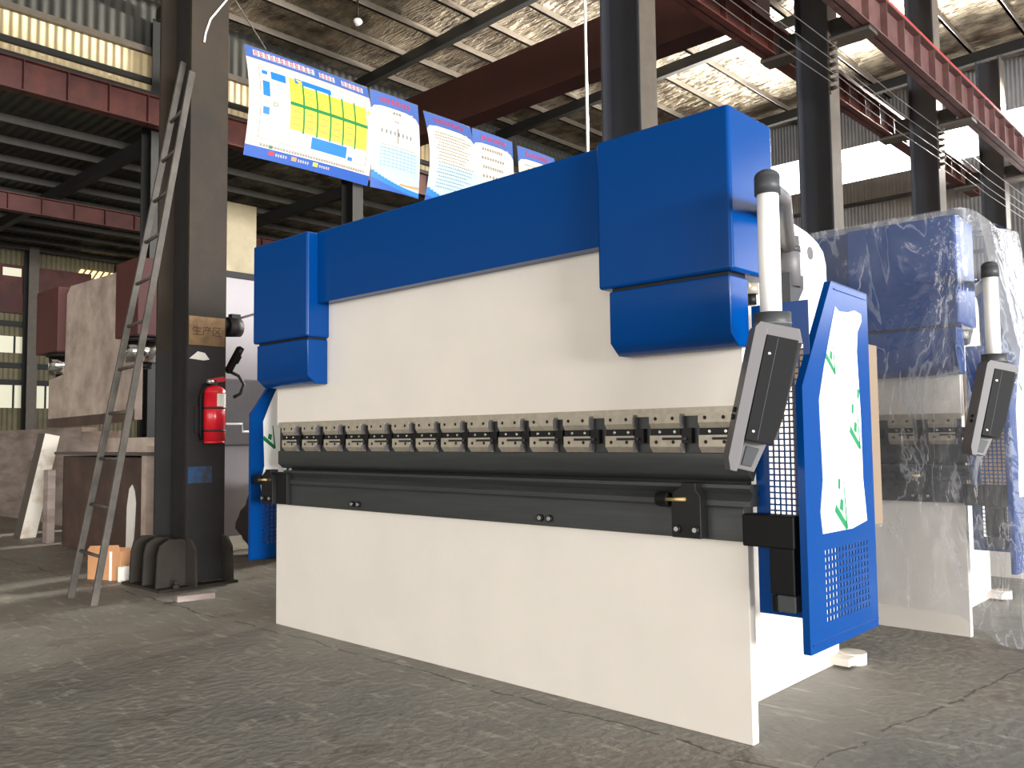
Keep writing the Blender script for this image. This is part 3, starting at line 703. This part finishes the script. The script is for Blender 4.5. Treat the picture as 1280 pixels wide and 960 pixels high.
def draw_text(rows, title=True, table=False, seed=0):
    def f(rect, poly):
        rect(0, .86, 1, 1, 'bannernavy'); poly([(0, .86), (0, .80), (.06, .845), (.2, .86)], 'bannernavy'); poly([(1, .86), (1, .78), (.93, .835), (.7, .862)], 'bannernavy')
        rect(0, 0, 1, .45, 'bannersky')
        for k in range(16):
            u = k/16; h = .055+.12*(1-u)**2.2; rect(u, 0, u+1/16, h, 'mapblue', 2); rect(u, 0, u+1/16, max(.012, .10*(1-u)**1.6-.0), 'bannerblue', 3)
            if u > .5: rect(u, h+.002+.07*(u-.5), u+1/16, h+.022+.09*(u-.5), 'maporange', 3)
        if title: glyphs(rect, .18, .8, .90, .955, 9, 'mapred', 3, seed)
        if table:
            glyphs(rect, .42, .6, .80, .83, 3, 'mapgrey', 3, 31); glyphs(rect, .45, .55, .72, .735, 2, 'mapgrey', 3, 32)
            for u in range(8): rect(.18+.085*u, .58, .2+.085*u, .62, 'mapgrey', 3)
            for k in range(7): rect(.16, .46-.035*k, .9, .463-.035*k, 'mapgrey', 3)
            for k in range(10): rect(.16+.08*k, .22, .163+.08*k, .46, 'mapgrey', 3)
            rect(.5, .50, .515, .66, 'mapgrey', 3)
        else:
            rr = random.Random(seed)
            for k in range(rows):
                v = .78-k*(.62/rows); glyphs(rect, .12+rr.uniform(0, .08), rr.uniform(.7, .94), v, v+.35*.62/rows, 16 if rows > 9 else 9, 'mapgrey', 3, seed+k)
    return f
poster(.71, 2.0, 3.52, 4.47, draw_map, 'wide poster with a yellow and green floor map, leftmost of the hanging row')
poster(2.03, 2.63, 3.52, 4.47, draw_text(0, True, True, 5), 'narrow poster with a flow chart and table, right next to the floor map poster', bow=.03)
poster(2.70, 3.36, 3.48, 4.44, draw_text(17, True, False, 9), 'poster with dense lines of print, third from the left in the hanging row', bow=.1)
poster(3.39, 4.02, 3.48, 4.44, draw_text(6, True, False, 15), 'poster with a few widely spaced lines, fourth from the left in the hanging row', bow=.02)
poster(4.10, 4.75, 3.48, 4.42, draw_text(14, True, False, 21), 'rightmost poster of the row, half hidden by the blue beam', bow=.03)

# ------------------------------------------------------------------ ladder
def ladder():
    L = thing('ladder', 'tall grey steel ladder leaning against the grimy column', 'ladder', (-4.9, -.51, 0))
    lb, rb = Vector((-5.12, -.51, 0)), Vector((-4.67, -.52, 0)); lt, rt = Vector((-5.066, .262, 4.22)), Vector((-4.79, .20, 4.04))
    def rail(a, b):
        d = (b-a).normalized(); x = Vector((1, 0, 0)); y = d.cross(x).normalized()
        mb = MBm('ladder'); n = 10
        A = [a+x*sx*.012+y*sy*.024 for sx, sy in ((-1, -1), (1, -1), (1, 1), (-1, 1))]; B = [p+(b-a) for p in A]
        A = [Vector((p.x, p.y, max(p.z, 0.0))) for p in A]
        v = [mb.bm.verts.new(p) for p in A+B]
        for q in ((0, 1, 2, 3), (7, 6, 5, 4), (0, 4, 5, 1), (1, 5, 6, 2), (2, 6, 7, 3), (3, 7, 4, 0)): mb.bm.faces.new([v[k] for k in q])
        bmesh.ops.recalc_face_normals(mb.bm, faces=mb.bm.faces)
        mb.build('rail', L, bevel=.003)
    rail(lb, lt); rail(rb, rt)
    for k in range(11):
        t = .080+.0795*k
        p, q = lb.lerp(lt, t), rb.lerp(rt, t*1.06-.004)
        MBm('ladder').tube([p, q], .013, 8).build('rung', L)
ladder()
# ------------------------------------------------------------------ fire extinguisher on the column
E_ = thing('fire_extinguisher', 'red fire extinguisher strapped to the grimy column', 'fire extinguisher', (-4.81, .43, 1.12))
c = MBm('redpaint').cyl((-4.81, .43, 1.13), (-4.81, .43, 1.51), .083, n=28); c.dome((-4.81, .43, 1.51), .083, .06, 28); c.cyl((-4.81, .43, 1.11), (-4.81, .43, 1.13), .078, n=28); c.build('cylinder', E_)
c = MBm('darkgrey').cyl((-4.81, .43, 1.56), (-4.81, .43, 1.61), .02); c.m('bolt').cyl((-4.79, .40, 1.59), (-4.79, .36, 1.60), .018); c.build('valve', E_)
MBm('redpaint').prism([(.40, 1.62), (.50, 1.64), (.52, 1.61), (.50, 1.60), (.41, 1.59)], 'X', -4.82, -4.795).build('handle', E_)
MBm('black').tube([(-4.81, .40, 1.58), (-4.81, .34, 1.57), (-4.82, .32, 1.48), (-4.83, .325, 1.2), (-4.82, .33, 1.14)], .012, 8).build('hose', E_)
c = MB().m('paper')
for k in range(6):
    a0, a1 = math.radians(-15+k*14), math.radians(-1+k*14); f = lambda a, z: (-4.81+.0845*math.cos(a), .43+.0845*math.sin(a), z)
    c.face([f(a0, 1.40), f(a1, 1.40), f(a1, 1.50), f(a0, 1.50)])
c.build('instruction_label', E_)
for z in (1.20, 1.38):
    MBm('darksteelwork').cyl((-4.81, .43, z), (-4.81, .43, z+.016), .088, n=28).build('strap', E_)
MBm('darksteelwork').box(-4.897, -4.87, .30, .56, 1.19, 1.40).build('wall_bracket', E_)

# ------------------------------------------------------------------ machine in primer, far left
Pm = thing('unfinished_press', 'unfinished press brake in beige primer with red cylinders, behind the ladder', 'press brake', (-8.4, .9, 0))
MBm('greyprimer').prism([(-9.86, 1.36), (-9.3, 1.34), (-8.2, 1.33), (-7.38, 1.36), (-7.38, 2.0), (-7.72, 2.0), (-7.72, 2.95), (-7.9, 2.97), (-9.2, 2.99), (-9.32, 2.9), (-9.35, 1.95), (-9.86, 1.9)], 'Y', .9, .98).build('ram', Pm, bevel=.004, seg=2)
for (x0, x1, zt) in ((-10.1, -9.37, 3.0), (-7.71, -7.15, 3.02)):
    c = MBm('maroon').box(x0, x1, .82, 1.22, 2.22, zt); cy = c.build('hydraulic_cylinder', Pm, bevel=.01)
    xm = (x0+x1)/2+(.02 if x0 < -9 else -.05)
    r = MBm('chrome').cyl((xm, 1.02, 1.96), (xm, 1.02, 2.2), .17, n=28); r.m('blackox').cyl((xm, 1.02, 2.18), (xm, 1.02, 2.22), .2, n=28); r.m('blackox').cyl((xm, 1.02, 1.90), (xm, 1.02, 1.96), .09); r.build('piston_rod', cy)
MBm('brownprimer').box(-8.5, -6.42, .62, 1.3, 0, .98).build('table_box', Pm)
MBm('darksteelwork').box(-8.75, -8.5, .7, 1.2, 0, .98).build('table_end', Pm)
MBm('rawdark').box(-8.6, -6.3, .55, 1.3, 1.0, 1.03).build('table_plate', Pm)
MBm('paper').prism([(-6.86, .12), (-6.79, .08), (-6.70, .1), (-6.66, .55), (-6.69, .66), (-6.74, .72), (-6.80, .68), (-6.85, .5)], 'Y', .612, .62).build('primer_patch', Pm)
MBm('greyprimer').box(-6.415, -6.32, .56, .66, 0, 1.0).build('side_plate', Pm)
MBm('brownprimer').prism([(-9.86, 1.32), (-9.3, 1.31), (-7.38, 1.34), (-7.38, 1.47), (-8.2, 1.44), (-9.86, 1.42)], 'Y', .885, .9).build('rusty_lower_edge', Pm, label='rust dark band along the lower edge')
tag(MBm('rustplate').box(-8.4, -7.35, .6, 1.2, 1.032, 1.13, Matrix.Translation((0, 0, 0))).build('steel_slab', loc=(-7.7, .9, 1.032)), 'long grey steel slab lying on the table of the unfinished press', 'steel slab')
tag(MBm('greyprimer').prism([(-7.25, 1.032), (-6.36, 1.032), (-6.36, 1.09), (-6.46, 1.17), (-7.25, 1.17)], 'Y', .58, .95).build('steel_block', loc=(-6.95, .75, 1.032)), 'pale steel block with a rounded corner on the unfinished press table, right of the slab', 'steel block')
tag(MBm('rustplate').box(-15.6, -10.4, 1.5, 1.7, .0, 1.33).build('steel_plate', loc=(-13, 1.6, 0)), 'large rusty pale steel plate standing upright at the left picture edge', 'steel plate')
tag(MBm('rustplate').box(-10.2, -8.9, 1.42, 1.48, 0, 1.27).build('steel_plate', loc=(-9.5, 1.45, 0)), 'smaller pale steel plate standing between the large plate and the unfinished press', 'steel plate')
tag(MBm('rustplate').box(-9.12, -8.98, .62, .7, 0, .82).build('steel_post', loc=(-9.05, .66, 0)), 'short pale post standing beside the leaning bright bar', 'post')
# bright bar leaning
T = Matrix.Translation((-9.85, .58, 0)) @ Matrix.Rotation(math.radians(-11.5), 4, 'X')
bb = MBm('rawsteel').box(-.11, .11, 0, .17, 0, 1.27, T); bb.m('rawdark').box(-.112, .109, -.004, 0, 0, 1.27, T)  # dark sheet paints shade on the bar's side away from the light
o = bb.build('steel_bar', loc=(-9.85, .6, 0)); o.location.z += 0.0
tag(o, 'bright bare steel bar leaning at the far left', 'steel bar')

# objects behind the near column
tag(MBm('yellowplate').box(-6.72, -6.62, 1.45, 1.84, 2.89, 3.62).build('cream_plate', loc=(-6.67, 1.6, 2.89)), 'yellowed cream plate above the white panel behind the near column', 'plate')
wp = thing('white_machine_frame', 'white machine frame with a grey lower box behind the fire extinguisher column', 'machine', (-6.7, 2, 0))
MBm('whitewall').box(-6.72, -6.66, 1.32, 2.6, .15, 2.83).build('upper_panel', wp)
MBm('lilacgrey').box(-6.66, -6.5, 1.32, 2.1, 1.08, 1.76).build('lower_box', wp, bevel=.02)
MBm('darksteelwork').box(-6.72, -6.6, 1.32, 2.6, 2.83, 2.888).build('top_rail', wp)
MBm('tube').tube([(-6.49, 1.36, 1.3), (-6.49, 1.62, 1.3), (-6.49, 1.62, 1.22), (-6.49, 1.95, 1.22)], .012, 6).build('conduit', wp)
cm = thing('clamp_lamp', 'small dark lamp sticking out of the near column above the extinguisher', 'lamp', (-5.0, .6, 2.0))
c = MBm('sootshade').cyl((-5.0, .63, 2.07), (-5.0, .75, 2.07), .085, .075, n=14); c.cyl((-5.0, .572, 2.09), (-5.0, .63, 2.08), .05); c.box(-5.03, -4.97, .66, .74, 2.14, 2.18); c.build('lamp_head', cm)
MBm('wire').tube([(-5.0, .74, 2.15), (-5.0, .85, 2.19), (-5.0, 1.0, 2.24), (-5.0, 1.3, 2.26)], .01, 6).build('cord', cm)
ta = Matrix.Translation((-5.0, .70, 1.80)) @ Matrix.Rotation(math.radians(-29), 4, 'X')
hg = thing('grip_handle', 'black tilted handle clamped to the right side of the near column', 'handle', (-5.0, .6, 1.66))
c = MBm('black').box(-.03, .03, -.022, .022, -.12, .12, ta); c.m('darkgrey').box(.03, .032, -.012, .012, .07, .10, ta); c.m('black').box(-.03, .03, .02, .035, -.02, .05, ta); c.build('grip', hg, bevel=.004)
MBm('darkgrey').tube([(-5.0, .66, 1.70), (-5.0, .74, 1.67), (-5.0, .79, 1.60), (-5.0, .76, 1.52), (-5.0, .70, 1.49)], .014, 8).build('hook', hg)
MBm('blackox').cyl((-5.0, .572, 1.71), (-5.0, .645, 1.71), .018).build('mount', hg)

# carton and clutter at the column's foot
cb = thing('cardboard_box', 'open brown cardboard box behind the ladder foot', 'box', (-5.9, .03, 0))
T = Matrix.Translation((-5.83, .10, 0)) @ Matrix.Rotation(math.radians(24), 4, 'Z')
MBm('carton').box(-.17, .17, -.13, .13, 0, .235, T).build('carton', cb, bevel=.004)
MBm('paper').box(.06, .085, -.134, -.13, 0, .235, T).build('tape', cb)
MBm('carton').prism([(-.17, .235), (.17, .235), (.15, .29), (-.14, .275)], 'Y', -.135, -.131, T).build('flap', cb)
tag(MBm('paper').box(-.03, .03, -.03, .03, 0, .12, Matrix.Translation((-5.575, .06, 0)) @ Matrix.Rotation(.5, 4, 'Z')).build('paper_packet', loc=(-5.575, .06, 0)), 'white packet squeezed between the cardboard box and the column gussets', 'packet')
tag(MBm('rustplate').box(-.13, .13, -.035, .035, 0, .04, Matrix.Translation((-4.36, .06, 0)) @ Matrix.Rotation(1.35, 4, 'Z')).build('white_block', loc=(-4.36, .06, 0)), 'small white block lying on the floor before the column base', 'block')
tag(MBm('lilacgrey').box(-5.35, -4.95, 1.55, 1.68, 0, .13).build('grey_block', loc=(-5.1, 1.6, 0)), 'grey concrete block on the floor in the dark behind the press brake guard', 'block')
# dark lumpy sacks behind the column
def sack(c, r, sq, label, seed):
    mb = MBm('rubble'); bmesh.ops.create_icosphere(mb.bm, subdivisions=4, radius=1)
    for v in mb.bm.verts:
        n = noise.noise(v.co*1.6+Vector((seed, 0, 0)))*.22+noise.noise(v.co*4+Vector((0, seed, 0)))*.08
        v.co = v.co*(1+n); v.co = Vector((v.co.x*r[0], v.co.y*r[1], max(v.co.z*r[2]+r[2]*.85, 0)))+Vector(c)
    for f in mb.bm.faces: f.smooth = True
    tag(mb.build('dark_sack', loc=c), label, 'sack')
sack((-5.9, 1.9, 0), (.35, .3, .36), 1, 'dark lumpy sack beside the blue guard behind the near column', 2.2) if 0 else None
def sack2(c, r, label, seed):
    mb = MBm('rubble'); bmesh.ops.create_icosphere(mb.bm, subdivisions=4, radius=1)
    for v in mb.bm.verts:
        n = noise.noise(v.co*1.6+Vector((seed, 0, 0)))*.22+noise.noise(v.co*4+Vector((0, seed, 0)))*.08
        p = v.co*(1+n); v.co = Vector((p.x*r[0]+c[0], p.y*r[1]+c[1], max(p.z*r[2]+r[2]*.8, 0)))
    for f in mb.bm.faces: f.smooth = True
    tag(mb.build('dark_sack', loc=c), label, 'sack')
sack2((-5.95, 1.75, 0), (.42, .42, .42), 'dark lumpy sack beside the blue guard behind the near column', 2.2)
sack2((-5.2, 2.3, 0), (.5, .45, .2), 'low dark bundle on the floor behind the press brake guard', 5.1)

# ------------------------------------------------------------------ light
wd = bpy.data.worlds.new('World'); SC.world = wd; wd.use_nodes = True
bg = wd.node_tree.nodes['Background']; bg.inputs['Color'].default_value = (1, .975, .94, 1); bg.inputs['Strength'].default_value = .6
def area(name, loc, target, sx, sy, power, color=(1, 1, 1)):
    l = bpy.data.lights.new(name, 'AREA'); l.shape = 'RECTANGLE'; l.size = sx; l.size_y = sy; l.energy = power; l.color = color
    o = bpy.data.objects.new(name, l); COL.objects.link(o); o.location = loc
    o.rotation_euler = (Vector(target)-Vector(loc)).to_track_quat('-Z', 'Y').to_euler()
    return o
a_ = area('daylight_window_band', (-9, 27.2, 10.7), (-10.5, 10, 10.5), 10, 1.2, 6800, (1, .95, .86)); a_.data.spread = math.radians(70)
area('daylight_side_door', (42, -3, 3.6), (-1, 0.2, 1.6), 34, 6.8, 42000, (1, 1, 1))
area('added_back_daylight', (1.5, -13.8, 2.4), (-1, 2, 1.4), 18, 4.4, 1050, (1, .965, .91))  # added light behind the camera to brighten the machine fronts

# ------------------------------------------------------------------ camera
def cam():
    yaw, pitch, roll, f = 0.752528452, 0.0622377423, -0.0114752320, 1075.10769
    fw = Vector((-math.sin(yaw)*math.cos(pitch), math.cos(yaw)*math.cos(pitch), math.sin(pitch)))
    r = Vector((math.cos(yaw), math.sin(yaw), 0)); u = r.cross(fw)
    c, s = math.cos(roll), math.sin(roll)
    R, U = c*r+s*u, -s*r+c*u
    cd = bpy.data.cameras.new('Camera'); cd.sensor_width = 36; cd.lens = 36*f/1280; cd.clip_end = 200
    o = bpy.data.objects.new('Camera', cd); COL.objects.link(o)
    m = Matrix((( R.x, U.x, -fw.x, 1.55788), (R.y, U.y, -fw.y, -2.92513), (R.z, U.z, -fw.z, 1.1285), (0, 0, 0, 1)))
    o.matrix_world = m; SC.camera = o
cam()
SC.view_settings.view_transform = 'Standard'; SC.view_settings.look = 'None'; SC.view_settings.gamma = 1
SC.view_settings.use_curve_mapping = False; SC.view_settings.exposure = 0.25
SC.cycles.max_bounces = 8; SC.cycles.transparent_max_bounces = 12
SC.cycles.use_denoising = True
